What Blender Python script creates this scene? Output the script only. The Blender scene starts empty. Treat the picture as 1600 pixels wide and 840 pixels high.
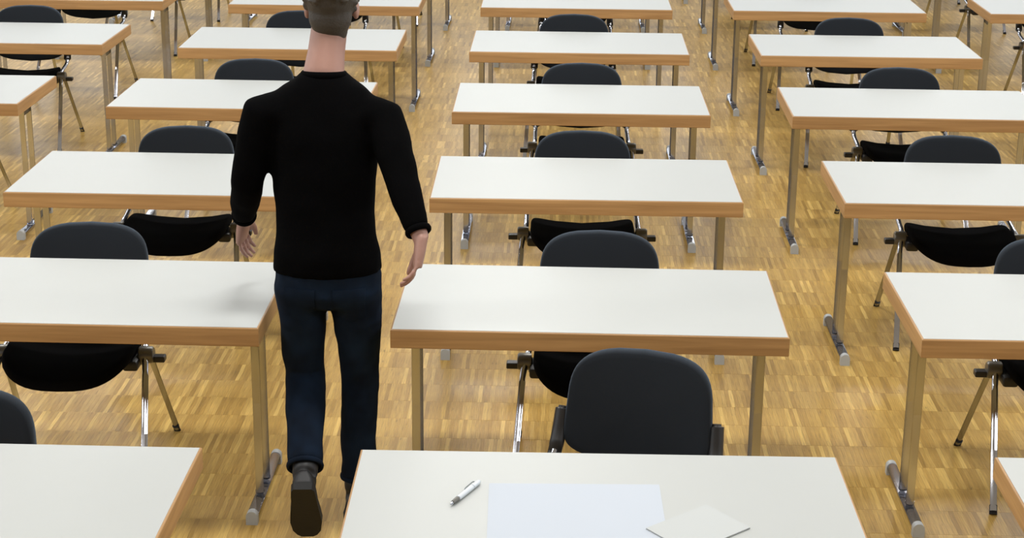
import bpy, bmesh, math, random
import numpy as np
from mathutils import Vector, Matrix

random.seed(7)
scene = bpy.context.scene
col = scene.collection

# ------------------------------------------------------------------ camera
FPX, PITCH, YAW, ROLL, CAMZ = 2745.838, 0.3091253, -0.0261573, 0.0099758, 2.669603
FWD = Vector((math.sin(YAW)*math.cos(PITCH), math.cos(YAW)*math.cos(PITCH), -math.sin(PITCH)))
R0 = Vector((math.cos(YAW), -math.sin(YAW), 0)); U0 = R0.cross(FWD)
RGT = R0*math.cos(ROLL) + U0*math.sin(ROLL); UPV = -R0*math.sin(ROLL) + U0*math.cos(ROLL)
CAMP = Vector((0, 0, CAMZ))
cd = bpy.data.cameras.new('camera'); cam = bpy.data.objects.new('camera', cd); col.objects.link(cam)
cd.sensor_width = 36.0; cd.sensor_fit = 'HORIZONTAL'; cd.lens = FPX*36.0/1600.0
cd.clip_end = 200
cam.matrix_world = Matrix(((RGT.x, UPV.x, -FWD.x, 0), (RGT.y, UPV.y, -FWD.y, 0), (RGT.z, UPV.z, -FWD.z, CAMZ), (0, 0, 0, 1)))
scene.camera = cam

def project(P):
    d = Vector(P) - CAMP; z = d.dot(FWD)
    return 800 + FPX*d.dot(RGT)/z, 420 - FPX*d.dot(UPV)/z

# ------------------------------------------------------------------ world, lights, exposure
w = bpy.data.worlds.new('world'); scene.world = w; w.use_nodes = True
w.node_tree.nodes['Background'].inputs[0].default_value = (0.80, 0.89, 1.0, 1)
w.node_tree.nodes['Background'].inputs[1].default_value = 1.0

def area(name, loc, rot, sx, sy, power, color=(1, 1, 1)):
    l = bpy.data.lights.new(name, 'AREA'); l.shape = 'RECTANGLE'; l.size = sx; l.size_y = sy
    l.energy = power; l.color = color
    o = bpy.data.objects.new(name, l); col.objects.link(o); o.location = loc; o.rotation_euler = rot
    return o
PI = math.pi
# room: x -9..9, y -6..22, ceiling at 5.2
RX0, RX1, RY0, RY1, RZ = -9.0, 9.0, -6.0, 22.0, 5.2
# daylight through the window bands of both long walls and the far wall
area('daylight_left', (RX0+0.05, 9.0, 2.8), (0, -PI/2, 0), 1.4, 22.0, 400, (0.86, 0.93, 1.0))
area('daylight_right', (RX1-0.05, 9.0, 2.8), (0, PI/2, 0), 1.4, 22.0, 400, (0.86, 0.93, 1.0))
area('daylight_far', (0, RY1-0.05, 3.0), (-PI/2, 0, 0), 15.0, 2.6, 200, (0.92, 0.96, 1.0))
# rows of ceiling luminaires
for yy in (1.2, 5.2, 9.2, 13.2, 17.2):
    for xx in (-4.6, -0.44, 3.7):
        area('ceiling_lamp', (xx, yy, RZ-0.9), (0, 0, 0), 1.3, 0.6, {1.2: 78, 5.2: 108, 9.2: 95, 13.2: 78, 17.2: 72}[yy], (1.0, 0.995, 0.975))

vs = scene.view_settings
vs.view_transform = 'Standard'; vs.look = 'None'; vs.gamma = 1.0; vs.use_curve_mapping = False
vs.exposure = -0.30

# ------------------------------------------------------------------ materials
def new_mat(name):
    m = bpy.data.materials.new(name); m.use_nodes = True
    return m, m.node_tree.nodes, m.node_tree.links, m.node_tree.nodes['Principled BSDF']
def simple(name, c, rough=0.5, metal=0.0, bump=0.0, scale=200, spec=0.5, var=0.0, sheen=0.0, sheen_c=(1, 1, 1)):
    m, n, l, b = new_mat(name)
    b.inputs['Base Color'].default_value = (*c, 1); b.inputs['Roughness'].default_value = rough
    b.inputs['Metallic'].default_value = metal; b.inputs['Specular IOR Level'].default_value = spec
    if sheen:
        b.inputs['Sheen Weight'].default_value = sheen; b.inputs['Sheen Roughness'].default_value = 0.45
        b.inputs['Sheen Tint'].default_value = (*sheen_c, 1)
    if bump or var:
        tc = n.new('ShaderNodeTexCoord'); t = n.new('ShaderNodeTexNoise'); t.inputs['Scale'].default_value = scale
        t.inputs['Detail'].default_value = 4; l.new(tc.outputs['Object'], t.inputs['Vector'])
        if bump:
            bp = n.new('ShaderNodeBump'); bp.inputs['Strength'].default_value = bump; bp.inputs['Distance'].default_value = 0.002
            l.new(t.outputs['Fac'], bp.inputs['Height']); l.new(bp.outputs['Normal'], b.inputs['Normal'])
        if var:
            mx = n.new('ShaderNodeMixRGB'); mx.inputs[1].default_value = (*[x*(1-var) for x in c], 1)
            mx.inputs[2].default_value = (*[min(1, x*(1+var)) for x in c], 1)
            l.new(t.outputs['Fac'], mx.inputs[0]); l.new(mx.outputs[0], b.inputs['Base Color'])
    return m

M = {}
M['laminate'] = simple('white_laminate', (0.445, 0.462, 0.452), 0.42, var=0.012, scale=6, spec=0.35)
M['chrome'] = simple('chrome', (0.56, 0.58, 0.645), 0.14, 0.95)
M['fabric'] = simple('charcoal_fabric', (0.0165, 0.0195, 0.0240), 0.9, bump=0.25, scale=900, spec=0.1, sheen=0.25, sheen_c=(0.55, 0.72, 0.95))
M['shaded_seat_fabric'] = simple('shade_darkened_seat_fabric', (0.0035, 0.0035, 0.0038), 0.95, bump=0.25, scale=900, spec=0.04)  # blacker than the backrest fabric: shade under the tabletops is put into the colour
M['black_plastic'] = simple('black_plastic', (0.016, 0.016, 0.017), 0.42)
M['grey_metal'] = simple('dark_grey_cast', (0.16, 0.155, 0.14), 0.35, 0.7)
M['grey_cap'] = simple('grey_plastic', (0.42, 0.44, 0.45), 0.45)
M['wall'] = simple('wall_paint', (0.36, 0.35, 0.33), 0.9, var=0.03, scale=2)
M['ceiling'] = simple('ceiling_paint', (0.55, 0.57, 0.61), 0.9, var=0.02, scale=2)
M['frame'] = simple('window_frame', (0.55, 0.56, 0.57), 0.5)
M['skin'] = simple('skin', (0.36, 0.195, 0.150), 0.5, var=0.08, scale=30, bump=0.05)
M['sweater'] = simple('black_knit', (0.0022, 0.0022, 0.0024), 0.95, bump=0.35, scale=300, spec=0.03)
M['hair'] = simple('dark_hair', (0.042, 0.033, 0.024), 0.6, bump=0.8, scale=180, var=0.35)
M['shoe'] = simple('black_leather', (0.006, 0.006, 0.007), 0.55, bump=0.1, scale=120)
M['sole'] = simple('rubber_sole', (0.006, 0.006, 0.006), 0.75, bump=0.3, scale=80)
M['paper'] = simple('white_paper', (0.465, 0.508, 0.570), 0.7, var=0.01, scale=4)
M['notepaper'] = simple('notepad_paper', (0.465, 0.487, 0.485), 0.7, var=0.01, scale=4)
M['board'] = simple('grey_card', (0.36, 0.36, 0.35), 0.8, var=0.05)
M['pen_silver'] = simple('silver_plastic', (0.62, 0.66, 0.70), 0.3, 0.35)
M['pen_grey'] = simple('grey_clip', (0.22, 0.25, 0.25), 0.35, 0.5)
M['eye'] = simple('eye_white', (0.7, 0.68, 0.65), 0.3)

def jeans_mat():
    m, n, l, b = new_mat('dark_denim')
    tc = n.new('ShaderNodeTexCoord'); t = n.new('ShaderNodeTexNoise'); t.inputs['Scale'].default_value = 9
    t2 = n.new('ShaderNodeTexNoise'); t2.inputs['Scale'].default_value = 500
    l.new(tc.outputs['Object'], t.inputs['Vector']); l.new(tc.outputs['Object'], t2.inputs['Vector'])
    cr = n.new('ShaderNodeValToRGB'); cr.color_ramp.elements[0].color = (0.005, 0.0085, 0.016, 1); cr.color_ramp.elements[1].color = (0.009, 0.018, 0.036, 1)
    cr.color_ramp.elements[0].position = .35; cr.color_ramp.elements[1].position = .7
    l.new(t.outputs['Fac'], cr.inputs[0]); l.new(cr.outputs[0], b.inputs['Base Color'])
    bp = n.new('ShaderNodeBump'); bp.inputs['Strength'].default_value = 0.3; bp.inputs['Distance'].default_value = 0.002
    l.new(t2.outputs['Fac'], bp.inputs['Height']); l.new(bp.outputs['Normal'], b.inputs['Normal'])
    b.inputs['Roughness'].default_value = 0.9; b.inputs['Specular IOR Level'].default_value = 0.08
    return m
M['jeans'] = jeans_mat()

def wood_edge(name, axis):
    """beech lipping, grain along the given local axis"""
    m, n, l, b = new_mat(name)
    tc = n.new('ShaderNodeTexCoord'); mp = n.new('ShaderNodeMapping')
    mp.inputs['Scale'].default_value = (1.4, 26, 34) if axis == 'x' else (26, 1.4, 34)
    oi = n.new('ShaderNodeObjectInfo'); add = n.new('ShaderNodeVectorMath'); add.operation = 'ADD'
    cm = n.new('ShaderNodeCombineXYZ'); mu = n.new('ShaderNodeMath'); mu.operation = 'MULTIPLY'; mu.inputs[1].default_value = 37.0
    l.new(oi.outputs['Random'], mu.inputs[0])
    for k in range(3): l.new(mu.outputs[0], cm.inputs[k])
    l.new(tc.outputs['Object'], mp.inputs['Vector']); l.new(mp.outputs[0], add.inputs[0]); l.new(cm.outputs[0], add.inputs[1])
    t = n.new('ShaderNodeTexNoise'); t.inputs['Scale'].default_value = 1.6; t.inputs['Detail'].default_value = 6; t.inputs['Distortion'].default_value = 0.6
    l.new(add.outputs[0], t.inputs['Vector'])
    cr = n.new('ShaderNodeValToRGB')
    cr.color_ramp.elements[0].position = .3; cr.color_ramp.elements[0].color = (0.345, 0.186, 0.070, 1)
    cr.color_ramp.elements[1].position = .72; cr.color_ramp.elements[1].color = (0.495, 0.285, 0.114, 1)
    l.new(t.outputs['Fac'], cr.inputs[0]); l.new(cr.outputs[0], b.inputs['Base Color'])
    b.inputs['Roughness'].default_value = 0.42
    bp = n.new('ShaderNodeBump'); bp.inputs['Strength'].default_value = 0.08; bp.inputs['Distance'].default_value = 0.001
    l.new(t.outputs['Fac'], bp.inputs['Height']); l.new(bp.outputs['Normal'], b.inputs['Normal'])
    return m
M['wood_x'] = wood_edge('beech_lipping_long', 'x'); M['wood_y'] = wood_edge('beech_lipping_short', 'y')

# parquet: one strip cell is SW wide and SL long, alternate bands shifted
SW, SL, SY0 = 0.0165, 0.1855, 5.657 - 0.1855*20
def band_off(j): return ((j*0.377) % 1.0)*SW
def parquet_mat():
    m, n, l, b = new_mat('oak_parquet')
    g = n.new('ShaderNodeNewGeometry'); sx = n.new('ShaderNodeSeparateXYZ'); l.new(g.outputs['Position'], sx.inputs[0])
    def math_(op, a, bb=None):
        q = n.new('ShaderNodeMath'); q.operation = op
        for i, v in enumerate((a, bb)):
            if v is None: continue
            if isinstance(v, (int, float)): q.inputs[i].default_value = v
            else: l.new(v, q.inputs[i])
        return q.outputs[0]
    j = math_('FLOOR', math_('DIVIDE', math_('SUBTRACT', sx.outputs['Y'], SY0), SL))
    off = math_('MULTIPLY', math_('FRACT', math_('MULTIPLY', j, 0.377)), SW)
    i = math_('FLOOR', math_('DIVIDE', math_('SUBTRACT', sx.outputs['X'], off), SW))
    cv = n.new('ShaderNodeCombineXYZ'); l.new(i, cv.inputs[0]); l.new(j, cv.inputs[1])
    wn = n.new('ShaderNodeTexWhiteNoise'); wn.noise_dimensions = '2D'; l.new(cv.outputs[0], wn.inputs['Vector'])
    cr = n.new('ShaderNodeValToRGB'); e = cr.color_ramp
    e.elements[0].position = 0.0; e.elements[0].color = (0.32, 0.190, 0.048, 1)
    e.elements[1].position = 1.0; e.elements[1].color = (0.68, 0.46, 0.140, 1)
    for p_, c_ in ((.08, (0.40, 0.240, 0.060)), (.5, (0.465, 0.290, 0.078)), (.88, (0.515, 0.328, 0.092)), (.95, (0.60, 0.395, 0.115))):
        q = e.elements.new(p_); q.color = (*c_, 1)
    l.new(wn.outputs['Value'], cr.inputs[0])
    # grain, stretched along the strip and cut per strip
    gv = n.new('ShaderNodeCombineXYZ')
    l.new(math_('ADD', math_('MULTIPLY', sx.outputs['X'], 420.0), math_('MULTIPLY', wn.outputs['Value'], 91.0)), gv.inputs[0])
    l.new(math_('MULTIPLY', sx.outputs['Y'], 11.0), gv.inputs[1])
    gr = n.new('ShaderNodeTexNoise'); gr.inputs['Scale'].default_value = 1.0; gr.inputs['Detail'].default_value = 3
    l.new(gv.outputs[0], gr.inputs['Vector'])
    gm = n.new('ShaderNodeMapRange'); gm.inputs[1].default_value = .3; gm.inputs[2].default_value = .7; gm.inputs[3].default_value = .74; gm.inputs[4].default_value = 1.22
    l.new(gr.outputs['Fac'], gm.inputs[0])
    # broad tone patches of the timber batches and wear
    pn = n.new('ShaderNodeTexNoise'); pn.inputs['Scale'].default_value = 1.7; pn.inputs['Detail'].default_value = 5
    l.new(g.outputs['Position'], pn.inputs['Vector'])
    pm = n.new('ShaderNodeMapRange'); pm.inputs[1].default_value = .3; pm.inputs[2].default_value = .7; pm.inputs[3].default_value = .86; pm.inputs[4].default_value = 1.12
    l.new(pn.outputs['Fac'], pm.inputs[0])
    # small dark knots
    kn = n.new('ShaderNodeTexNoise'); kn.inputs['Scale'].default_value = 1.0; kn.inputs['Detail'].default_value = 1
    kv = n.new('ShaderNodeCombineXYZ'); l.new(math_('ADD', math_('MULTIPLY', sx.outputs['X'], 60.0), math_('MULTIPLY', wn.outputs['Value'], 53.0)), kv.inputs[0]); l.new(math_('MULTIPLY', sx.outputs['Y'], 17.0), kv.inputs[1])
    l.new(kv.outputs[0], kn.inputs['Vector'])
    km = n.new('ShaderNodeMapRange'); km.inputs[1].default_value = .20; km.inputs[2].default_value = .29; km.inputs[3].default_value = .62; km.inputs[4].default_value = 1.0
    l.new(kn.outputs['Fac'], km.inputs[0])
    f = math_('MULTIPLY', math_('MULTIPLY', gm.outputs[0], pm.outputs[0]), km.outputs[0])
    mul = n.new('ShaderNodeVectorMath'); mul.operation = 'SCALE'; l.new(cr.outputs[0], mul.inputs[0]); l.new(f, mul.inputs['Scale'])
    l.new(mul.outputs[0], b.inputs['Base Color'])
    b.inputs['Roughness'].default_value = 0.33; b.inputs['Specular IOR Level'].default_value = 0.27
    fn = n.new('ShaderNodeTexNoise'); fn.inputs['Scale'].default_value = 85; fn.inputs['Detail'].default_value = 3
    l.new(g.outputs['Position'], fn.inputs['Vector'])
    bp = n.new('ShaderNodeBump'); bp.inputs['Strength'].default_value = 0.22; bp.inputs['Distance'].default_value = 0.0015
    l.new(fn.outputs['Fac'], bp.inputs['Height']); l.new(bp.outputs['Normal'], b.inputs['Normal'])
    return m
M['parquet'] = parquet_mat()

# ------------------------------------------------------------------ helpers
def link(name, me, mat, parent=None, smooth=False):
    if mat and len(me.materials) == 0: me.materials.append(mat)
    if smooth:
        for p in me.polygons: p.use_smooth = True
    o = bpy.data.objects.new(name, me); col.objects.link(o)
    if parent: o.parent = parent
    return o
def empty(name, loc=(0, 0, 0), rz=0):
    o = bpy.data.objects.new(name, None); col.objects.link(o); o.location = loc; o.rotation_euler = (0, 0, rz)
    o.empty_display_size = 0.1
    return o
def tag(o, label=None, cat=None, group=None, kind=None):
    if label: o['label'] = label
    if cat: o['category'] = cat
    if group: o['group'] = group
    if kind: o['kind'] = kind
    return o
def to_mesh(bm, name='mesh', smooth_angle=None):
    bmesh.ops.recalc_face_normals(bm, faces=bm.faces)
    me = bpy.data.meshes.new(name); bm.to_mesh(me); bm.free()
    if smooth_angle is not None:
        for p in me.polygons: p.use_smooth = True
        me.set_sharp_from_angle(angle=smooth_angle)
    return me
def box_bm(x0, x1, y0, y1, z0, z1, bevel=0, seg=2):
    bm = bmesh.new()
    bmesh.ops.create_cube(bm, size=1, matrix=Matrix.Translation(((x0+x1)/2, (y0+y1)/2, (z0+z1)/2)) @ Matrix.Diagonal((x1-x0, y1-y0, z1-z0, 1)))
    if bevel: bmesh.ops.bevel(bm, geom=bm.edges[:], offset=bevel, segments=seg, profile=0.5, affect='EDGES')
    return bm
def frame_of(d):
    d = d.normalized(); up = Vector((0, 0, 1)) if abs(d.z) < .95 else Vector((0, 1, 0))
    a = d.cross(up).normalized(); b = a.cross(d).normalized()
    return a, b
def tube_bm(pts, radii, seg=14, bm=None, cap=True):
    """tube along pts, parallel-transported frame"""
    bm = bm or bmesh.new(); pts = [Vector(p) for p in pts]; n = len(pts)
    if not hasattr(radii, '__len__'): radii = [radii]*n
    a = None; rings = []
    for i, p in enumerate(pts):
        d = (pts[min(i+1, n-1)] - pts[max(i-1, 0)]).normalized()
        if a is None: a, b = frame_of(d)
        else:
            a = (a - d*a.dot(d)).normalized(); b = d.cross(a).normalized()
        rings.append([bm.verts.new(p + (a*math.cos(t) + b*math.sin(t))*radii[i]) for t in (2*PI*k/seg for k in range(seg))])
    for i in range(n-1):
        for k in range(seg):
            bm.faces.new((rings[i][k], rings[i][(k+1) % seg], rings[i+1][(k+1) % seg], rings[i+1][k]))
    if cap: bm.faces.new(rings[0][::-1]); bm.faces.new(rings[-1])
    return bm
def fillet(pts, r, n=5):
    pts = [Vector(p) for p in pts]; out = [pts[0]]
    for i in range(1, len(pts)-1):
        p = pts[i]; a = (pts[i-1]-p); b = (pts[i+1]-p)
        ra = min(r, a.length*.45, b.length*.45); A = p + a.normalized()*ra; B = p + b.normalized()*ra
        for k in range(n+1):
            t = k/n; out.append(A*(1-t)**2 + p*2*t*(1-t) + B*t*t)
    out.append(pts[-1]); return out
def copy_tree(o, parent=None):
    c = o.copy(); col.objects.link(c)
    if parent is not None: c.parent = parent
    for ch in list(o.children): copy_tree(ch, c)
    return c

# ------------------------------------------------------------------ room shell
def struct(name, bm, mat, parent=None):
    o = link(name, to_mesh(bm, name), mat, parent); o['kind'] = 'structure'; return o
T = 0.2
floor = struct('floor', box_bm(RX0-T, RX1+T, RY0-T, RY1+T, -0.2, -0.0012), M['parquet'])
struct('ceiling', box_bm(RX0-T, RX1+T, RY0-T, RY1+T, RZ, RZ+T), M['ceiling'])
def wall_with_band(name, axis, pos, a0, a1, w0, w1, z0, z1, n):
    """wall slab along one axis with a window band opening [w0,w1] x [z0,z1] split in n bays"""
    bm = bmesh.new()
    def add(p0, p1, q0, q1):
        if axis == 'x': b2 = box_bm(pos[0], pos[1], p0, p1, q0, q1)
        else: b2 = box_bm(p0, p1, pos[0], pos[1], q0, q1)
        me = bpy.data.meshes.new('tmp'); b2.to_mesh(me); b2.free(); bm.from_mesh(me); bpy.data.meshes.remove(me)
    add(a0, a1, 0, z0); add(a0, a1, z1, RZ); add(a0, w0, z0, z1); add(w1, a1, z0, z1)
    st = (w1-w0)/n
    for k in range(1, n): add(w0+k*st-.12, w0+k*st+.12, z0, z1)
    o = struct(name, bm, M['wall'])
    for k in range(n):
        b = bmesh.new()
        c0, c1 = w0+k*st+(.12 if k else 0), w0+(k+1)*st-(.12 if k < n-1 else 0)
        mid = (pos[0]+pos[1])/2
        for (p0, p1, q0, q1) in ((c0, c1, z0, z0+.07), (c0, c1, z1-.07, z1), (c0, c0+.07, z0+.07, z1-.07), (c1-.07, c1, z0+.07, z1-.07), ((c0+c1)/2-.03, (c0+c1)/2+.03, z0+.07, z1-.07)):
            if axis == 'x': b2 = box_bm(mid-.04, mid+.04, p0, p1, q0, q1)
            else: b2 = box_bm(p0, p1, mid-.04, mid+.04, q0, q1)
            me = bpy.data.meshes.new('tmp'); b2.to_mesh(me); b2.free(); b.from_mesh(me); bpy.data.meshes.remove(me)
        WIN[0] += 1
        struct('window_%d' % WIN[0], b, M['frame'])
WIN = [0]
wall_with_band('wall_left', 'x', (RX0-T, RX0), RY0, RY1, -2, 20, 2.1, 3.5, 7)
wall_with_band('wall_right', 'x', (RX1, RX1+T), RY0, RY1, -2, 20, 2.1, 3.5, 7)
wall_with_band('wall_far', 'y', (RY1, RY1+T), RX0-T, RX1+T, -7.5, 7.5, 1.7, 4.3, 5)
struct('wall_near', box_bm(RX0-T, RX1+T, RY0-T, RY0, 0, RZ), M['wall'])

# ------------------------------------------------------------------ layout (metres, measured)
TW, TD, TH, TT = 1.2945, 0.7153, 0.74, 0.064
TABLES = {
 'C0': (.128, 4.053, .61), 'C1': (.115, 5.722, -.44), 'C2': (.118, 7.344, .37), 'C3': (.111, 8.966, .23), 'C4': (.116, 10.579, -.14), 'C5': (.107, 12.179, .01),
 'K3': (-3.38, 8.986, 0), 'K4': (-3.363, 10.627, -.18), 'K5': (-3.359, 12.243, 0),
 'L0': (-1.603, 4.037, 0), 'L1': (-1.609, 5.717, -.24), 'L2': (-1.645, 7.316, -.19), 'L3': (-1.627, 8.95, -.56), 'L4': (-1.607, 10.565, .19), 'L5': (-1.602, 12.164, .12),
 'Q5': (3.537, 12.209, 0),
 'R0': (1.851, 4.082, 0), 'R1': (1.833, 5.73, .1), 'R2': (1.832, 7.364, -.06), 'R3': (1.818, 8.974, -.4), 'R4': (1.826, 10.591, .29), 'R5': (1.811, 12.193, .29)}
for c in 'KLCRQ':
    x5, y5, _ = TABLES[c+'5']
    for k in (6, 7, 8): TABLES[c+str(k)] = (x5 + .012*(k-5)*(1 if k % 2 else -1), y5 + 1.607*(k-5), .15*(-1)**k)
for k in (4, 3): TABLES['Q'+str(k)] = (3.54, 12.209 - 1.61*(5-k), 0)
CHX = {'C1': .158, 'C2': .115, 'C3': .127, 'C4': .088, 'C5': .11, 'R1': 1.84, 'R2': 1.80, 'R3': 1.86, 'R4': 1.822, 'R5': 1.83,
       'L0': -1.685, 'L1': -1.74, 'L2': -1.70, 'L3': -1.672, 'L4': -1.655, 'L5': -1.65, 'K4': -3.40, 'K5': -3.43, 'Q5': 3.54, 'Q6': 3.50}
CHROT = {'L2': 2.0, 'R2': -1.5, 'R3': 1.0, 'C1': -.8, 'C3': .8, 'K4': 1.5, 'L1': .8}

def in_frame(pts, m=0):
    return any(-m <= x <= 1600+m and -m <= y <= 840+m for x, y in (project(p) for p in pts))
def sample_table(x, y):
    pts = []
    for u in np.linspace(-TW/2, TW/2, 9):
        for v in np.linspace(-TD/2, TD/2, 5): pts += [(x+u, y+v, TH), (x+u, y+v, TH-TT)]
    for s in (-1, 1):
        for z in np.linspace(0, .68, 9):
            for v in (-.11, .015): pts.append((x+s*(TW/2-.06), y+v, z))
        for v in np.linspace(-.285, .25, 6): pts.append((x+s*(TW/2-.06), y+v, .03))
    return pts
def sample_chair(x, y):
    pts = []
    for s in (-1, 1):
        for t in np.linspace(0, 1, 8):
            pts += [(x+s*(.295-.035*t), y-.30*(1-t), .42*t), (x+s*(.295-.035*t), y+.30*(1-t), .42*t), (x+s*.22, y+.3, .47+.34*t), (x+s*.22, y-.2+.4*t, .44)]
    for u in np.linspace(-.2, .2, 5): pts += [(x+u, y+.33, .81), (x+u, y+.28, .47), (x+u, y-.24, .41)]
    return pts

ORD = ['nearest', 'second', 'third', 'fourth', 'fifth', 'sixth', 'seventh', 'eighth', 'ninth']
COLN = {'K': 'outer left column', 'L': 'inner left column', 'C': 'middle column', 'R': 'inner right column', 'Q': 'outer right column'}
FIRST = {}
keep_t = [k for k in sorted(TABLES) if in_frame(sample_table(TABLES[k][0], TABLES[k][1]))]
for k in keep_t:
    if k != 'Q4': FIRST[k[0]] = min(FIRST.get(k[0], 99), int(k[1]))

# ------------------------------------------------------------------ seminar table
def edge_strip_mesh(L, name, mitre=0.022, wdt=0.022):
    """lipping along x, outer face at y=-wdt..0 inner, mitred ends, small rounded top arris"""
    bm = bmesh.new(); prof = []
    r = 0.005
    zt, zb = TH-0.0004, TH-TT
    prof = [(wdt, zb), (0.002, zb), (0, zb+.002)] + [(r-r*math.cos(a), zt-r+r*math.sin(a)) for a in np.linspace(0, PI/2, 5)] + [(wdt, zt)]
    rows = []
    for s in (-1, 1):
        rows.append([bm.verts.new((s*(L/2-d), d, z)) for d, z in prof])
    n = len(prof)
    for k in range(n):
        bm.faces.new((rows[0][k], rows[0][(k+1) % n], rows[1][(k+1) % n], rows[1][k]))
    bm.faces.new(rows[0]); bm.faces.new(rows[1][::-1])
    return to_mesh(bm, name, math.radians(30))
def make_table():
    t = empty('seminar_table')
    W2, D2 = TW/2, TD/2
    link('laminate_top', to_mesh(box_bm(-W2+.0223, W2-.0223, -D2+.0223, D2-.0223, TH-.030, TH-.0003)), M['laminate'], t)
    # the visible face runs over the lipping up to 4 mm from the edge
    link('laminate_face', to_mesh(box_bm(-W2+.006, W2-.006, -D2+.006, D2-.006, TH-.0003, TH+.0006)), M['laminate'], t)
    ml, ms = edge_strip_mesh(TW, 'edge_long'), edge_strip_mesh(TD, 'edge_short')
    a = link('edge_strip', ml, M['wood_x'], t); a.location = (0, -D2, 0)
    b = link('edge_strip', ml, None, t); b.location = (0, D2, 0); b.rotation_euler = (0, 0, PI)
    c = link('edge_strip', ms, M['wood_x'], t); c.location = (-W2, 0, 0); c.rotation_euler = (0, 0, -PI/2)
    d = link('edge_strip', ms, None, t); d.location = (W2, 0, 0); d.rotation_euler = (0, 0, PI/2)
    legm = to_mesh(tube_bm([(0, 0, .046), (0, 0, TH-.034)], .0145, 18), 'leg', math.radians(40))
    footm = to_mesh(tube_bm([(0, -.272, .030), (0, .237, .030)], .0190, 20), 'foot', math.radians(40))
    bm = bmesh.new()                                           # end glide: round top, flat sides down to the floor
    pr = [(-.0198, 0)] + [(-.0198*math.cos(a), .030+.0198*math.sin(a)) for a in np.linspace(0, PI, 13)] + [(.0198, 0)]
    ra = [[bm.verts.new((x, y, z)) for x, z in pr] for y in (-.014, .014)]
    for k in range(len(pr)): bm.faces.new((ra[0][k], ra[0][(k+1) % len(pr)], ra[1][(k+1) % len(pr)], ra[1][k]))
    bm.faces.new(ra[0]); bm.faces.new(ra[1][::-1])
    capm = to_mesh(bm, 'cap', math.radians(35))
    platem = to_mesh(box_bm(-.052, .052, -.17, .075, TH-TT-.006, TH-.031, .002, 1), 'plate')
    braceM = to_mesh(box_bm(-.006, .006, -.100, .005, .615, .640, .003, 1), 'brace')
    colM = to_mesh(tube_bm([(0, 0, .040), (0, 0, .053)], .0160, 18), 'collar', math.radians(40))
    for s in (-1, 1):
        x = s*(W2-.06)
        for y in (-.11, .015):
            l = link('leg', legm, M['chrome'], t); l.location = (x, y, 0)
            k = link('weld_collar', colM, M['chrome'], l)
        f = link('foot', footm, M['chrome'], t); f.location = (x, 0, 0)
        for y in (-.272, .237):
            k = link('end_cap', capm, M['grey_cap'], f); k.location = (0, y, 0)
        p = link('mounting_plate', platem, M['black_plastic'], t); p.location = (x, 0, 0)
        q = link('lock_brace', braceM, M['grey_metal'], t); q.location = (x, 0, 0)
    return t

# ------------------------------------------------------------------ chair (faces -y)
def sp(v, e): return math.copysign(abs(v)**e, v)
def pad_mesh(hw, hd, top, thick, n_sup, name, n_neg=None, rings=(0, .25, .5, .72, .88, .96, 1.0), seg=48, roundr=.5):
    """cushion: superelliptic plan, top(x,y) height field, rounded rim; returned in (x,y,z)"""
    bm = bmesh.new(); R_ = []
    def pt(s, th, dz, shrink=1.0):
        e = 2.0/(n_neg if (n_neg and math.sin(th) < 0) else n_sup)
        x = hw*s*shrink*sp(math.cos(th), e); y = hd*s*shrink*sp(math.sin(th), e)
        return x, y, dz
    prof = [(s, 0) for s in rings[1:-2]]
    # rounded rim
    for a in np.linspace(0, PI, 9):
        prof.append((1 - .045*(1-math.sin(a)), -thick/2*(1-math.cos(a))))
    prof += [(s, -thick) for s in (.75, .5, .25)]
    first = bm.verts.new((0, 0, top(0, 0)))
    prev = None
    for s, dz in prof:
        ring = []
        for k in range(seg):
            x, y, _ = pt(s, 2*PI*k/seg, 0)
            ring.append(bm.verts.new((x, y, top(x, y)+dz)))
        if prev is None:
            for k in range(seg): bm.faces.new((first, ring[k], ring[(k+1) % seg]))
        else:
            for k in range(seg): bm.faces.new((prev[k], ring[k], ring[(k+1) % seg], prev[(k+1) % seg]))
        prev = ring
    last = bm.verts.new((0, 0, top(0, 0)-thick))
    for k in range(seg): bm.faces.new((last, prev[(k+1) % seg], prev[k]))
    return to_mesh(bm, name, PI)

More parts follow.
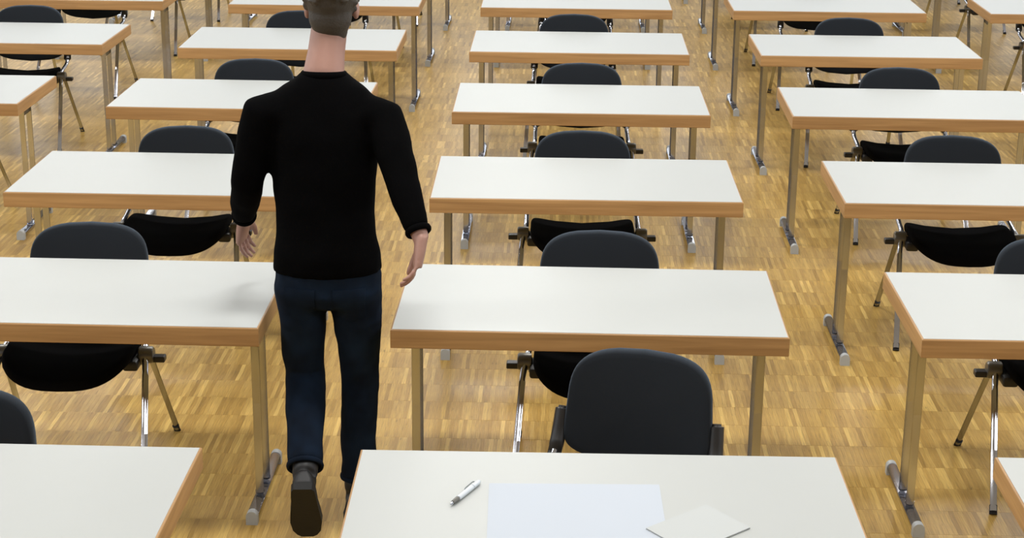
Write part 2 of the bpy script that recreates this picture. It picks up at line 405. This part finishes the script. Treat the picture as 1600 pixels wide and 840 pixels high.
def make_chair():
    t = empty('stacking_chair')
    SYC = -.035; HD = .215
    def stop(x, y):
        z = .452 - .012*(y/HD) + .034*(abs(x)/.23)**2.2*(.35+.65*min(1, max(0, (y+HD)/HD))) - .012
        if y < -.08: z -= .042*((-.08-y)/(HD-.08))**2
        return z
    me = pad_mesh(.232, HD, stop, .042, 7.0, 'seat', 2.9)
    s = link('seat', me, M['shaded_seat_fabric'], t); s.location = (0, SYC, 0)
    # backrest: pad built flat (x, height) then stood up, leaned and curved
    def btop(x, y): return .012*(1-(x/.225)**2)*(1-(y/.175)**2)
    me = pad_mesh(.223, .176, btop, .046, 4.4, 'backrest', 6.0)
    def stand(me, y_off=0.0):
        for v in me.vertices:
            x, h, d = v.co
            taper = 1.01 - .045*(h/.176)
            x = x*taper
            if h < 0: h = h + .038*(abs(x)/.22)**2*(-h/.176)      # convex lower edge
            else: h = h - .016*(abs(x)/.22)**2.0*(h/.176)         # bowed upper edge
            y = .305 + .17*h - .040*(x/.22)**2 - d + y_off
            v.co = (x, y, .641 + h)
        me.update()
    stand(me)
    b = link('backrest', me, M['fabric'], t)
    me2 = pad_mesh(.212, .163, lambda x, y: -.040, .010, 4.4, 'shell', 6.0); stand(me2)
    link('back_shell', me2, M['black_plastic'], b)
    fl = to_mesh(box_bm(0, .02, 0, .02, 0, .02))
    for sx in (-1, 1):
        pts = fillet([(sx*.295, -.30, .012), (sx*.268, -.045, .405), (sx*.252, .03, .445), (sx*.249, .200, .468), (sx*.248, .258, .520), (sx*.246, .285, .60)], .06, 6)
        l = link('front_leg', to_mesh(tube_bm(pts, .0118, 14), 'front_leg', math.radians(45)), M['chrome'], t)
        capf = to_mesh(tube_bm([(sx*.2955, -.3045, 0), (sx*.293, -.286, .028)], .0138, 14), 'cap', math.radians(40))
        link('foot_cap', capf, M['black_plastic'], l)
        pts = [(sx*.295, .30, .012), (sx*.268, .03, .415)]
        l = link('rear_leg', to_mesh(tube_bm(pts, .0112, 14), 'rear_leg', math.radians(45)), M['chrome'], t)
        capf = to_mesh(tube_bm([(sx*.2955, .3045, 0), (sx*.293, .286, .028)], .0134, 14), 'cap', math.radians(40))
        link('foot_cap', capf, M['black_plastic'], l)
        link('pivot_disc', to_mesh(tube_bm([(sx*.236, 0, .425), (sx*.240, 0, .425), (sx*.284, 0, .425), (sx*.290, 0, .425)], [.026, .031, .031, .026], 20), 'pivot', math.radians(50)), M['grey_metal'], t)
        link('seat_clamp', to_mesh(box_bm(min(sx*.19, sx*.245), max(sx*.19, sx*.245), -.075, .05, .385, .425, .010, 2), 'clamp', math.radians(40)), M['black_plastic'], t)
        # linking lug
        lug = box_bm(min(sx*.262, sx*.330), max(sx*.262, sx*.330), -.012, .026, .398, .420, .003, 1)
        link('linking_lug', to_mesh(lug, 'lug'), M['black_plastic'], t)
        # sleeve joining the upright to the backrest
        sl = tube_bm(fillet([(sx*.248, .222, .486), (sx*.244, .262, .545), (sx*.238, .290, .632)], .03, 4), .0225, 14)
        bmesh.ops.bevel(sl, geom=[e for e in sl.edges if len(e.link_faces) == 2 and any(len(f.verts) > 4 for f in e.link_faces)], offset=.008, segments=3, affect='EDGES')
        link('upright_sleeve', to_mesh(sl, 'sleeve', math.radians(50)), M['black_plastic'], t)
    link('seat_crossbar', to_mesh(tube_bm([(-.25, .0, .395), (.25, .0, .395)], .011, 12), 'bar', math.radians(40)), M['chrome'], t)
    bpy.data.meshes.remove(fl)
    return t

# place tables
proto = None
for k in keep_t:
    x, y, a = TABLES[k]
    if proto is None: o = proto = make_table()
    else: o = copy_tree(proto)
    o.location = (x, y, 0); o.rotation_euler = (0, 0, math.radians(a))
    idx = int(k[1]) - FIRST[k[0]]
    if k == 'C0': lab = 'white desk with beech edge carrying the pen, paper sheet and notepad'
    elif k == 'Q4': lab = 'desk cut off by the right border, only a sliver of it in view'
    elif int(k[1]) >= 6: lab = 'desk showing only chrome legs at the top border, %s desk of the %s' % (ORD[idx], COLN[k[0]])
    else: lab = 'white desk with beech edge, %s desk in view of the %s' % (ORD[idx], COLN[k[0]])
    tag(o, lab, 'table', 'white seminar tables in rows')

# place chairs
proto = None
for k in sorted(TABLES):
    x, y, a = TABLES[k]
    cx = CHX.get(k, x + .02); cy = y + .21; rot = CHROT.get(k, random.uniform(-1.2, 1.2))
    if k == 'C0': cx, cy, rot = .185, 4.67, -15
    if not in_frame(sample_chair(cx, cy), -2): continue
    if proto is None: o = proto = make_chair()
    else: o = copy_tree(proto)
    o.location = (cx, cy, 0); o.rotation_euler = (0, 0, math.radians(rot))
    idx = int(k[1]) - FIRST.get(k[0], int(k[1]))
    if k == 'C0': lab = 'black upholstered chair turned askew behind the desk with pen and paper'
    elif int(k[1]) >= 6: lab = 'black chair mostly above the top border, at the %s desk of the %s' % (ORD[idx], COLN[k[0]])
    elif k[0] == 'K' and int(k[1]) < FIRST['K']: lab = 'black chair at the left border before the %s' % COLN['K']
    else: lab = 'black upholstered chair with chrome legs at the %s desk of the %s' % (ORD[max(idx, 0)], COLN[k[0]])
    tag(o, lab, 'chair', 'black chairs tucked under the tables')

# ------------------------------------------------------------------ parquet strips
def build_parquet():
    cells = []
    j0, j1 = int((3.6-SY0)/SL), int((18.2-SY0)/SL)
    for j in range(j0, j1):
        ya = SY0 + j*SL
        half = .9 + .335*ya
        i0, i1 = int((-half-.15*max(0, ya-4)*.2-band_off(j))/SW), int((half-band_off(j))/SW)
        for i in range(i0, i1): cells.append((i, j))
    cells = np.array(cells)
    off = np.array([band_off(j) for j in range(0, j1+1)])
    cx = (cells[:, 0]+.5)*SW + off[cells[:, 1]]; cy = SY0 + (cells[:, 1]+.5)*SL
    rng = np.random.default_rng(3); dz = rng.uniform(-.00018, 0, len(cx))
    # which 300 show largest: project the centre, drop those off-frame or behind tables, chairs, person
    P = np.stack([cx, cy, np.zeros_like(cx)], 1); d = P - np.array(CAMP); z = d @ np.array(FWD)
    px = 800 + FPX*(d @ np.array(RGT))/z; py = 420 - FPX*(d @ np.array(UPV))/z
    ok = (px > 4) & (px < 1596) & (py > 2) & (py < 836)
    ok &= ~((px > 425) & (px < 600))
    def occl(x0, x1, y0, y1, h):
        t = 1 - h/CAMZ
        X, Y = cx*t, cy*t
        return (X > x0) & (X < x1) & (Y > y0) & (Y < y1)
    for k in keep_t:
        x, y, a = TABLES[k]
        for h in (TH, TH-.03, TH-TT): ok &= ~occl(x-TW/2-.01, x+TW/2+.01, y-TD/2-.02, y+TD/2+.02, h)
        X = CHX.get(k, x+.02); Y = y+.21
        if k == 'C0': X, Y = .24, 4.67
        ok &= ~occl(X-.25, X+.25, Y-.25, Y+.2, .43)
        for h in np.arange(.46, .83, .04): ok &= ~occl(X-.24, X+.24, Y+.2, Y+.38, h)
    area_ = 1/(z**3)
    order = np.argsort(-np.where(ok, area_, -1))[:300]
    pick = np.zeros(len(cx), bool); pick[order] = True
    hx, hy, zb, c = SW/2-.00016, SL/2-.0003, -.006, .00025
    # strip: bevelled top, open bottom : 4 + 4 + 4 verts
    base = np.array([(-hx, -hy, zb), (hx, -hy, zb), (hx, hy, zb), (-hx, hy, zb),
                     (-hx, -hy, -c*.6), (hx, -hy, -c*.6), (hx, hy, -c*.6), (-hx, hy, -c*.6),
                     (-hx+c, -hy+c, 0), (hx-c, -hy+c, 0), (hx-c, hy-c, 0), (-hx+c, hy-c, 0)], float)
    faces = [(0, 1, 5, 4), (1, 2, 6, 5), (2, 3, 7, 6), (3, 0, 4, 7), (4, 5, 9, 8), (5, 6, 10, 9), (6, 7, 11, 10), (7, 4, 8, 11), (8, 9, 10, 11)]
    me = bpy.data.meshes.new('parquet_strip'); me.from_pydata([tuple(v) for v in base], [], faces); me.materials.append(M['parquet'])
    for q in np.nonzero(pick)[0]:
        o = bpy.data.objects.new('parquet_strip', me); col.objects.link(o); o.parent = floor
        o.location = (cx[q], cy[q], dz[q])
    rest = np.nonzero(~pick)[0]; n = len(rest)
    V = (base[None] + np.stack([cx[rest], cy[rest], dz[rest]], 1)[:, None, :]).reshape(-1, 3)
    Fq = (np.array(faces)[None] + (np.arange(n)*12)[:, None, None]).reshape(-1, 4)
    m2 = bpy.data.meshes.new('parquet_field')
    m2.vertices.add(len(V)); m2.vertices.foreach_set('co', V.astype(np.float32).ravel())
    m2.loops.add(Fq.size); m2.loops.foreach_set('vertex_index', Fq.astype(np.int32).ravel())
    m2.polygons.add(len(Fq)); m2.polygons.foreach_set('loop_start', np.arange(0, Fq.size, 4, dtype=np.int32))
    m2.polygons.foreach_set('loop_total', np.full(len(Fq), 4, np.int32))
    m2.polygons.foreach_set('use_smooth', np.zeros(len(Fq), bool)); m2.update(calc_edges=True); m2.materials.append(M['parquet'])
    o = bpy.data.objects.new('parquet_field', m2); col.objects.link(o); o.parent = floor
    o['kind'] = 'stuff'; o['label'] = 'remaining oak parquet strips laid in straight bands'
build_parquet()

# ------------------------------------------------------------------ things on the front desk
zt = TH + .0006
def paper_sheet():
    bm = bmesh.new()
    A = [(-.164, 4.197), (.280, 4.211), (.286, 3.868), (-.156, 3.856)]
    lo = [bm.verts.new((x, y, zt+.0001)) for x, y in A]; hi = [bm.verts.new((x, y, zt+.0007)) for x, y in A]
    bm.faces.new(hi); bm.faces.new(lo[::-1])
    for k in range(4): bm.faces.new((lo[k], lo[(k+1) % 4], hi[(k+1) % 4], hi[k]))
    o = link('paper_sheet', to_mesh(bm, 'paper'), M['paper'])
    tag(o, 'large blank bluish white sheet of paper on the front desk', 'paper')
paper_sheet()
def notepad():
    t = empty('notepad', (.363, 3.954, zt+.0009), 0)
    a = Vector((.159, .143)); b = Vector((.099, -.127)); c0 = Vector((.234-.363, 3.946-3.954))
    def slab(name, z0, z1, mat, ins):
        e1, e2 = a.normalized()*ins, b.normalized()*ins
        P = [c0+e1+e2, c0+a-e1+e2, c0+a+b-e1-e2, c0+b+e1-e2]
        bm = bmesh.new(); lo = [bm.verts.new((p.x, p.y, z0)) for p in P]; hi = [bm.verts.new((p.x, p.y, z1)) for p in P]
        bm.faces.new(hi); bm.faces.new(lo[::-1])
        for k in range(4): bm.faces.new((lo[k], lo[(k+1) % 4], hi[(k+1) % 4], hi[k]))
        return link(name, to_mesh(bm, name), mat, t)
    slab('backing_board', 0, .0012, M['board'], 0)
    slab('page_block', .0012, .0030, M['notepaper'], .0004)
    slab('top_page', .0030, .0034, M['notepaper'], 0)
    tag(t, 'small blank white notepad lying askew over the corner of the paper sheet', 'notepad')
notepad()
def pen():
    A, B = Vector((-.2565, 4.049, 0)), Vector((-.1885, 4.194, 0)); L = (B-A).length
    t = empty('ballpoint_pen', (A.x, A.y, zt+.0072), math.atan2(B.y-A.y, B.x-A.x))
    link('barrel', to_mesh(tube_bm([(x, 0, 0) for x in (.040, .042, .08, .118)], [.0062, .0068, .0072, .0070], 20), 'barrel', math.radians(40)), M['pen_silver'], t)
    link('grip', to_mesh(tube_bm([(x, 0, 0) for x in (.010, .014, .02, .026, .032, .040)], [.0040, .0052, .0058, .0058, .0062, .0064], 20), 'grip', math.radians(40)), M['grey_metal'], t)
    link('tip', to_mesh(tube_bm([(x, 0, 0) for x in (0, .0015, .008, .0102)], [.0007, .0012, .0034, .0041], 16), 'tip', math.radians(40)), M['chrome'], t)
    link('cap_section', to_mesh(tube_bm([(x, 0, 0) for x in (.1185, .120, .145, .155, L)], [.0068, .0071, .0066, .0052, .0035], 20), 'cap', math.radians(40)), M['pen_silver'], t)
    bm = bmesh.new(); me = None
    pts = fillet([(.147, .0055, .002), (.142, .0105, .004), (.098, .0095, .004), (.092, .0072, .003)], .006, 4)
    link('clip', to_mesh(tube_bm(pts, [.0016]*len(pts), 10), 'clip', math.radians(40)), M['pen_grey'], t); bm.free()
    tag(t, 'silver ballpoint pen with grey clip lying left of the paper sheet', 'pen')
pen()

# ------------------------------------------------------------------ person walking away down the aisle
def loft(bm, secs, seg=20):
    """secs: list of (center, rx, ry) along a path; rx along the person's left-right axis, ry across"""
    rings = []; n = len(secs); C_ = [Vector(s[0]) for s in secs]
    for i, (c, rx, ry) in enumerate(secs):
        d = (C_[min(i+1, n-1)] - C_[max(i-1, 0)]).normalized()
        a = Vector((1, 0, 0)); a = (a - d*a.dot(d)).normalized(); b = d.cross(a)
        rings.append([bm.verts.new(Vector(c) + a*rx*math.cos(t) + b*ry*math.sin(t)) for t in (2*PI*k/seg for k in range(seg))])
    for i in range(n-1):
        for k in range(seg): bm.faces.new((rings[i][k], rings[i][(k+1) % seg], rings[i+1][(k+1) % seg], rings[i+1][k]))
    bm.faces.new(rings[0][::-1]); bm.faces.new(rings[-1])
def ball(bm, c, rx, ry, rz, rot=None):
    m = Matrix.Translation(c) @ (rot or Matrix.Identity(4)) @ Matrix.Diagonal((rx, ry, rz, 1))
    U, V_ = 16, 10
    top, bot = bm.verts.new(m @ Vector((0, 0, 1))), bm.verts.new(m @ Vector((0, 0, -1)))
    rg = [[bm.verts.new(m @ Vector((math.cos(2*PI*u/U)*math.sin(PI*v/V_), math.sin(2*PI*u/U)*math.sin(PI*v/V_), math.cos(PI*v/V_)))) for u in range(U)] for v in range(1, V_)]
    for u in range(U):
        q = (u+1) % U
        bm.faces.new((top, rg[0][u], rg[0][q])); bm.faces.new((bot, rg[-1][q], rg[-1][u]))
        for v in range(V_-2): bm.faces.new((rg[v][u], rg[v+1][u], rg[v+1][q], rg[v][q]))
def remeshed(bm, voxel, smooth=4, name='mesh', disp=None):
    bmesh.ops.recalc_face_normals(bm, faces=bm.faces)
    me = bpy.data.meshes.new(name); bm.to_mesh(me); bm.free()
    o = bpy.data.objects.new('tmp', me); col.objects.link(o)
    m = o.modifiers.new('r', 'REMESH'); m.mode = 'VOXEL'; m.voxel_size = voxel; m.use_smooth_shade = True
    if smooth: s = o.modifiers.new('s', 'SMOOTH'); s.factor = .5; s.iterations = smooth
    if disp:
        tx = bpy.data.textures.new('folds', 'CLOUDS'); tx.noise_scale = disp[0]; tx.noise_depth = 1
        q = o.modifiers.new('d', 'DISPLACE'); q.texture = tx; q.strength = disp[1]; q.mid_level = .5
    dg = bpy.context.evaluated_depsgraph_get(); ev = o.evaluated_get(dg)
    out = bpy.data.meshes.new_from_object(ev); out.name = name
    bpy.data.objects.remove(o); bpy.data.meshes.remove(me)
    for p in out.polygons: p.use_smooth = True
    return out

PB = Vector((-.74, 5.50, 0))          # base of the person on the floor
J = dict(pelvis=(-.749, 5.48, .900), waist=(-.755, 5.50, 1.10), chest=(-.760, 5.53, 1.32), neck=(-.757, 5.56, 1.550), skull=(-.737, 5.640, 1.742),
         shL=(-.955, 5.52, 1.425), elL=(-1.008, 5.50, 1.195), wrL=(-1.060, 5.69, 1.005),
         shR=(-.560, 5.52, 1.412), elR=(-.492, 5.39, 1.225), wrR=(-.424, 5.275, 1.075),
         hipL=(-.838, 5.48, .90), knL=(-.842, 5.54, .512), anL=(-.806, 5.235, .262),
         hipR=(-.660, 5.48, .90), knR=(-.658, 5.56, .505), anR=(-.672, 5.545, .085))
J = {k: Vector(v) - PB for k, v in J.items()}
def mix(a, b, t): return a*(1-t) + b*t

def hand(bm, wrist, fwd, palm_n, side):
    """palm + five bent fingers. fwd: wrist to knuckles, palm_n: towards the palm, side: towards the thumb"""
    fwd = fwd.normalized(); side = (side - fwd*side.dot(fwd)).normalized(); pn = fwd.cross(side).normalized()
    if pn.dot(palm_n) < 0: pn = -pn
    def hull(c0, c1, w0, w1, t0, t1):
        ring = []
        for c, w_, t_ in ((c0, w0, t0), (mix(c0, c1, .5), (w0+w1)/2*1.06, (t0+t1)/2*1.08), (c1, w1, t1)):
            ring.append([bm.verts.new(c + side*w_*math.cos(a) + pn*t_*math.sin(a)) for a in (2*PI*k/14 for k in range(14))])
        for i in range(2):
            for k in range(14): bm.faces.new((ring[i][k], ring[i][(k+1) % 14], ring[i+1][(k+1) % 14], ring[i+1][k]))
        bm.faces.new(ring[0][::-1]); bm.faces.new(ring[-1])
    kn = wrist + fwd*.088
    hull(wrist - fwd*.012, kn, .028, .041, .021, .015)
    for i, (o_, L_, r_) in enumerate(((.0315, .070, .0090), (.0105, .078, .0093), (-.0105, .073, .0089), (-.0310, .057, .0080))):
        b0 = kn + side*o_ - fwd*.012; d = fwd + side*o_*1.8
        p = [b0]; ang = .22 + .06*i
        for seg_, f_ in ((0, .46), (1, .31), (2, .23)):
            dd = (d.normalized()*math.cos(ang) + pn*math.sin(ang)); p.append(p[-1] + dd*(L_*f_ + (.012 if seg_ == 0 else 0))); ang += .34
        pts = fillet(p, .012, 3)
        tube_bm(pts, [r_*(1 - .22*k/(len(pts)-1)) for k in range(len(pts))], 10, bm)
        ball(bm, pts[-1], r_*.78, r_*.78, r_*.78)
    b0 = wrist + fwd*.022 + side*.020
    p = [b0, b0 + side*.030 + fwd*.030 + pn*.008, b0 + side*.040 + fwd*.062 + pn*.016, b0 + side*.040 + fwd*.088 + pn*.024]
    tube_bm(fillet(p, .012, 3), [.0135, .013, .0125, .012, .0118, .0115, .0112, .011, .0105, .0085][:len(fillet(p, .012, 3))], 10, bm)
    ball(bm, p[-1], .0088, .0088, .0088)

def make_person():
    t = empty('person', PB)
    # ---- body, one continuous surface
    bm = bmesh.new()
    loft(bm, [(J['pelvis']+Vector((0, 0, -.06)), .12, .09), (J['pelvis'], .15, .10), (J['waist'], .135, .09), (J['chest'], .155, .10), (mix(J['chest'], J['neck'], .5), .15, .085), (mix(J['chest'], J['neck'], .8), .085, .065), (J['neck'], .058, .058)])
    sk = J['skull']; nk = J['neck']
    loft(bm, [(nk+Vector((0, -.01, -.05)), .078, .066), (nk, .066, .062), (mix(nk, sk, .3), .060, .060), (mix(nk, sk, .75), .058, .060)])
    tilt = Matrix.Rotation(math.radians(-22), 4, 'X')     # head bowed forward
    ball(bm, sk+Vector((0, -.005, .035)), .076, .096, .098, tilt)
    ball(bm, sk+Vector((0, .045, -.035)), .058, .062, .080, tilt)                         # jaw and face
    ball(bm, sk+tilt @ Vector((0, .112, -.012)), .013, .020, .024, tilt)                   # nose
    ball(bm, sk+tilt @ Vector((0, .094, -.062)), .024, .012, .009, tilt)                   # lips
    ball(bm, sk+tilt @ Vector((0, .085, -.095)), .022, .020, .018, tilt)                   # chin
    for s in (-1, 1):
        ball(bm, sk+tilt @ Vector((s*.079, -.004, -.008)), .011, .020, .032, tilt)         # ear
        ball(bm, sk+tilt @ Vector((s*.032, .086, .030)), .022, .012, .008, tilt)           # brow
    for S in 'LR':
        sh, el, wr = J['sh'+S], J['el'+S], J['wr'+S]
        loft(bm, [(mix(J['chest'], J['neck'], .45)+Vector((0, 0, .0)), .05, .06), (mix(mix(J['chest'], J['neck'], .45), sh, .7), .05, .055), (sh, .048, .048)])
        tube_bm([sh, mix(sh, el, .35), mix(sh, el, .8), el, mix(el, wr, .25), mix(el, wr, .75), wr], [.046, .045, .040, .037, .039, .030, .026], 16, bm)
        hp, kn, an = J['hip'+S], J['kn'+S], J['an'+S]
        tube_bm([hp+Vector((0, 0, .04)), mix(hp, kn, .3), mix(hp, kn, .8), kn, mix(kn, an, .3), mix(kn, an, .8), an], [.072, .070, .055, .048, .048, .036, .033], 16, bm)
        ft = Vector((0, .12, -.05)) if S == 'R' else Vector((-.008, .085, -.15))
        tube_bm([an, mix(an, an+ft, .6), an+ft], [.032, .028, .024], 14, bm)
    hand(bm, J['wrL'], Vector((-.03, .09, -.145)), Vector((.9, 0, -.2)), Vector((.3, 1, .3)))
    hand(bm, J['wrR'], Vector((-.02, -.045, -.155)), Vector((-.9, 0, 0)), Vector((-.1, 1, -.2)))
    body = link('body', remeshed(bm, .0055, 2, 'body'), M['skin'], t)
    # ---- eyes
    for s in (-1, 1):
        b = bmesh.new(); ball(b, sk+tilt @ Vector((s*.031, .084, .010)), .012, .011, .010, tilt)
        link('eye', to_mesh(b, 'eye', PI), M['eye'], t)
    # ---- hair
    bm = bmesh.new()
    ball(bm, sk+Vector((0, -.016, .046)), .086, .100, .104, tilt)
    ball(bm, sk+Vector((0, -.046, -.018)), .071, .058, .076, tilt)
    ball(bm, sk+Vector((0, -.046, -.068)), .056, .040, .044, tilt)
    for k in range(160):                                              # short tufts
        th = random.uniform(0, 2*PI); ph = random.uniform(-.5, 1.45)
        v = Vector((math.cos(th)*math.cos(ph)*.085, math.sin(th)*math.cos(ph)*.099 - .016, math.sin(ph)*.104 + .046))
        v = (tilt @ (v-Vector((0, -.016, .046)))) + Vector((0, -.016, .046))
        if v.y > .045 and v.z < .07: continue
        ball(bm, sk+v, .012, .012, .010)
    link('hair', remeshed(bm, .006, 1, 'hair'), M['hair'], t)
    # ---- sweater
    bm = bmesh.new()
    pv, ws, ch = J['pelvis'], J['waist'], J['chest']
    top = mix(ch, nk, .60)
    loft(bm, [(pv+Vector((0, .0, .005)), .180, .122), (pv+Vector((0, 0, .06)), .178, .121), (mix(pv, ws, .6), .168, .117), (ws, .163, .113), (mix(ws, ch, .5), .168, .116), (ch, .180, .120),
              (mix(ch, nk, .38), .195, .110), (top, .182, .098), (mix(ch, nk, .78), .140, .086), (mix(ch, nk, .92), .088, .076), (nk+Vector((0, -.002, .0)), .070, .068)], 32)
    for S in 'LR':
        sh, el, wr = J['sh'+S], J['el'+S], J['wr'+S]
        inner = mix(ch, nk, .42)
        tube_bm([mix(inner, sh, .35), mix(inner, sh, .75)+Vector((0, 0, -.002)), sh+Vector((0, 0, -.010)), mix(sh, el, .35), mix(sh, el, .8), el, mix(el, wr, .3), mix(el, wr, .82)], [.070, .072, .070, .064, .056, .053, .052, .040], 20, bm)
        ball(bm, sh+Vector((0, 0, -.008)), .064, .066, .060)
    sw = link('sweater', remeshed(bm, .010, 9, 'sweater', (.13, .014)), M['sweater'], t)
    def ring(name, c, ax, R_, r_, parent, mat, sy=1.0):
        a, b_ = frame_of(ax); n = 28
        pts = [c + a*math.cos(2*PI*k/n)*R_ + b_*math.sin(2*PI*k/n)*R_*sy for k in range(n)]
        bm = bmesh.new(); rings = []
        for k in range(n):
            d = (pts[k]-c).normalized(); u = ax.normalized()
            rings.append([bm.verts.new(pts[k] + d*r_*math.cos(q) + u*r_*1.6*math.sin(q)) for q in (2*PI*m/8 for m in range(8))])
        for k in range(n):
            for m in range(8): bm.faces.new((rings[k][m], rings[k][(m+1) % 8], rings[(k+1) % n][(m+1) % 8], rings[(k+1) % n][m]))
        return link(name, to_mesh(bm, name, PI), mat, parent)
    ring('collar', nk+Vector((0, -.006, -.010)), Vector((0, .12, 1)), .068, .008, sw, M['sweater'])
    for S in 'LR': ring('cuff', mix(J['el'+S], J['wr'+S], .84), J['wr'+S]-J['el'+S], .036, .007, sw, M['sweater'])
    # ---- jeans
    bm = bmesh.new()
    loft(bm, [(pv+Vector((0, 0, .06)), .165, .112), (pv, .170, .116), (pv+Vector((0, -.005, -.06)), .168, .116), (pv+Vector((0, 0, -.10)), .13, .09)], 28)
    for S in 'LR':
        hp, kn, an = J['hip'+S], J['kn'+S], J['an'+S]
        sg = -1 if S == 'L' else 1
        ctr = hp+Vector((0, -.012, -.04))
        tube_bm([hp, ctr, mix(hp, kn, .30), mix(hp, kn, .62), mix(hp, kn, .88), kn, mix(kn, an, .22), mix(kn, an, .55), mix(kn, an, .86)], [.086, .088, .085, .076, .068, .066, .066, .062, .059], 22, bm)
    jn = link('jeans', remeshed(bm, .010, 4, 'jeans', (.10, .014)), M['jeans'], t)
    from mathutils.bvhtree import BVHTree
    tree = BVHTree.FromPolygons([v.co for v in jn.data.vertices], [tuple(p.vertices) for p in jn.data.polygons])
    for sg in (-1, 1):                                                    # back pockets, laid on the cloth
        b = bmesh.new(); N = 7; g = {}
        for i in range(N):
            for k in range(N):
                u, v = i/(N-1)*2-1, k/(N-1)
                x = pv.x + sg*.080 + u*.052*(.88+.12*v); z = pv.z - .135 + .105*v - .020*(1-abs(u))*(1-v)
                hit = tree.ray_cast(Vector((x, pv.y-.5, z)), Vector((0, 1, 0)))[0]
                y = hit.y if hit else pv.y-.08
                g[i, k] = (b.verts.new((x, y-.0035, z)), b.verts.new((x, y+.004, z)))
        for i in range(N-1):
            for k in range(N-1):
                for q in (0, 1): b.faces.new((g[i, k][q], g[i+1, k][q], g[i+1, k+1][q], g[i, k+1][q]))
        for i in range(N-1):
            for (p0, p1) in (((i, 0), (i+1, 0)), ((i, N-1), (i+1, N-1)), ((0, i), (0, i+1)), ((N-1, i), (N-1, i+1))):
                b.faces.new((g[p0][0], g[p1][0], g[p1][1], g[p0][1]))
        link('back_pocket', to_mesh(b, 'pocket', math.radians(50)), M['jeans'], jn)
    for S in 'LR':
        kn, an = J['kn'+S], J['an'+S]
        ring('hem', mix(kn, an, .87), an-kn, .056, .006, jn, M['jeans'])
    # ---- shoes: built flat (heel at y=-.07, toe at y=.20, ankle at z=.085), then posed
    def shoe(ank, rot, S):
        mt = Matrix.Translation(ank) @ rot @ Matrix.Translation((0, 0, -.085))
        bm = bmesh.new()
        prof = [(-.072, .026, .052), (-.060, .034, .062), (-.03, .037, .066), (.02, .039, .062), (.07, .045, .050), (.12, .049, .040), (.17, .043, .033), (.195, .030, .027), (.206, .016, .020)]
        rings = []
        for y, hw_, h in prof:
            rr = []
            for k in range(16):
                a = PI*k/15
                rr.append(bm.verts.new((hw_*math.cos(a), y, .024 + h*math.sin(a)**.7)))
            rings.append(rr)
        for i in range(len(prof)-1):
            for k in range(15): bm.faces.new((rings[i][k], rings[i][k+1], rings[i+1][k+1], rings[i+1][k]))
            bm.faces.new((rings[i][0], rings[i+1][0], rings[i+1][15], rings[i][15]))
        bm.faces.new(rings[0]); bm.faces.new(rings[-1][::-1])
        tube_bm([(0, -.018, .06), (0, -.014, .10), (0, -.012, .135)], [.040, .042, .043], 18, bm)
        bmesh.ops.transform(bm, matrix=mt, verts=bm.verts)
        s = link('shoe', remeshed(bm, .006, 3, 'shoe'), M['shoe'], t)
        bm = bmesh.new(); lo, hi = [], []
        for sgn in (1, -1):
            for y, hw_, h in (prof if sgn == 1 else prof[::-1]):
                zz = 0 if (y < .0 or y > .06) else .006
                lo.append(bm.verts.new((sgn*(hw_+.003), y*1.02, zz))); hi.append(bm.verts.new((sgn*(hw_+.004), y*1.02, .027)))
        n = len(lo); bm.faces.new(hi); bm.faces.new(lo[::-1])
        for k in range(n): bm.faces.new((lo[k], lo[(k+1) % n], hi[(k+1) % n], hi[k]))
        bmesh.ops.transform(bm, matrix=mt, verts=bm.verts)
        link('sole', to_mesh(bm, 'sole', math.radians(40)), M['sole'], s)
    shoe(J['anR'], Matrix.Rotation(math.radians(-6), 4, 'Z'), 'R')
    shoe(J['anL'], Matrix.Rotation(math.radians(4), 4, 'Z') @ Matrix.Rotation(math.radians(-58), 4, 'X'), 'L')
    tag(t, 'person in black sweater and dark jeans walking away down the aisle', 'person')
make_person()
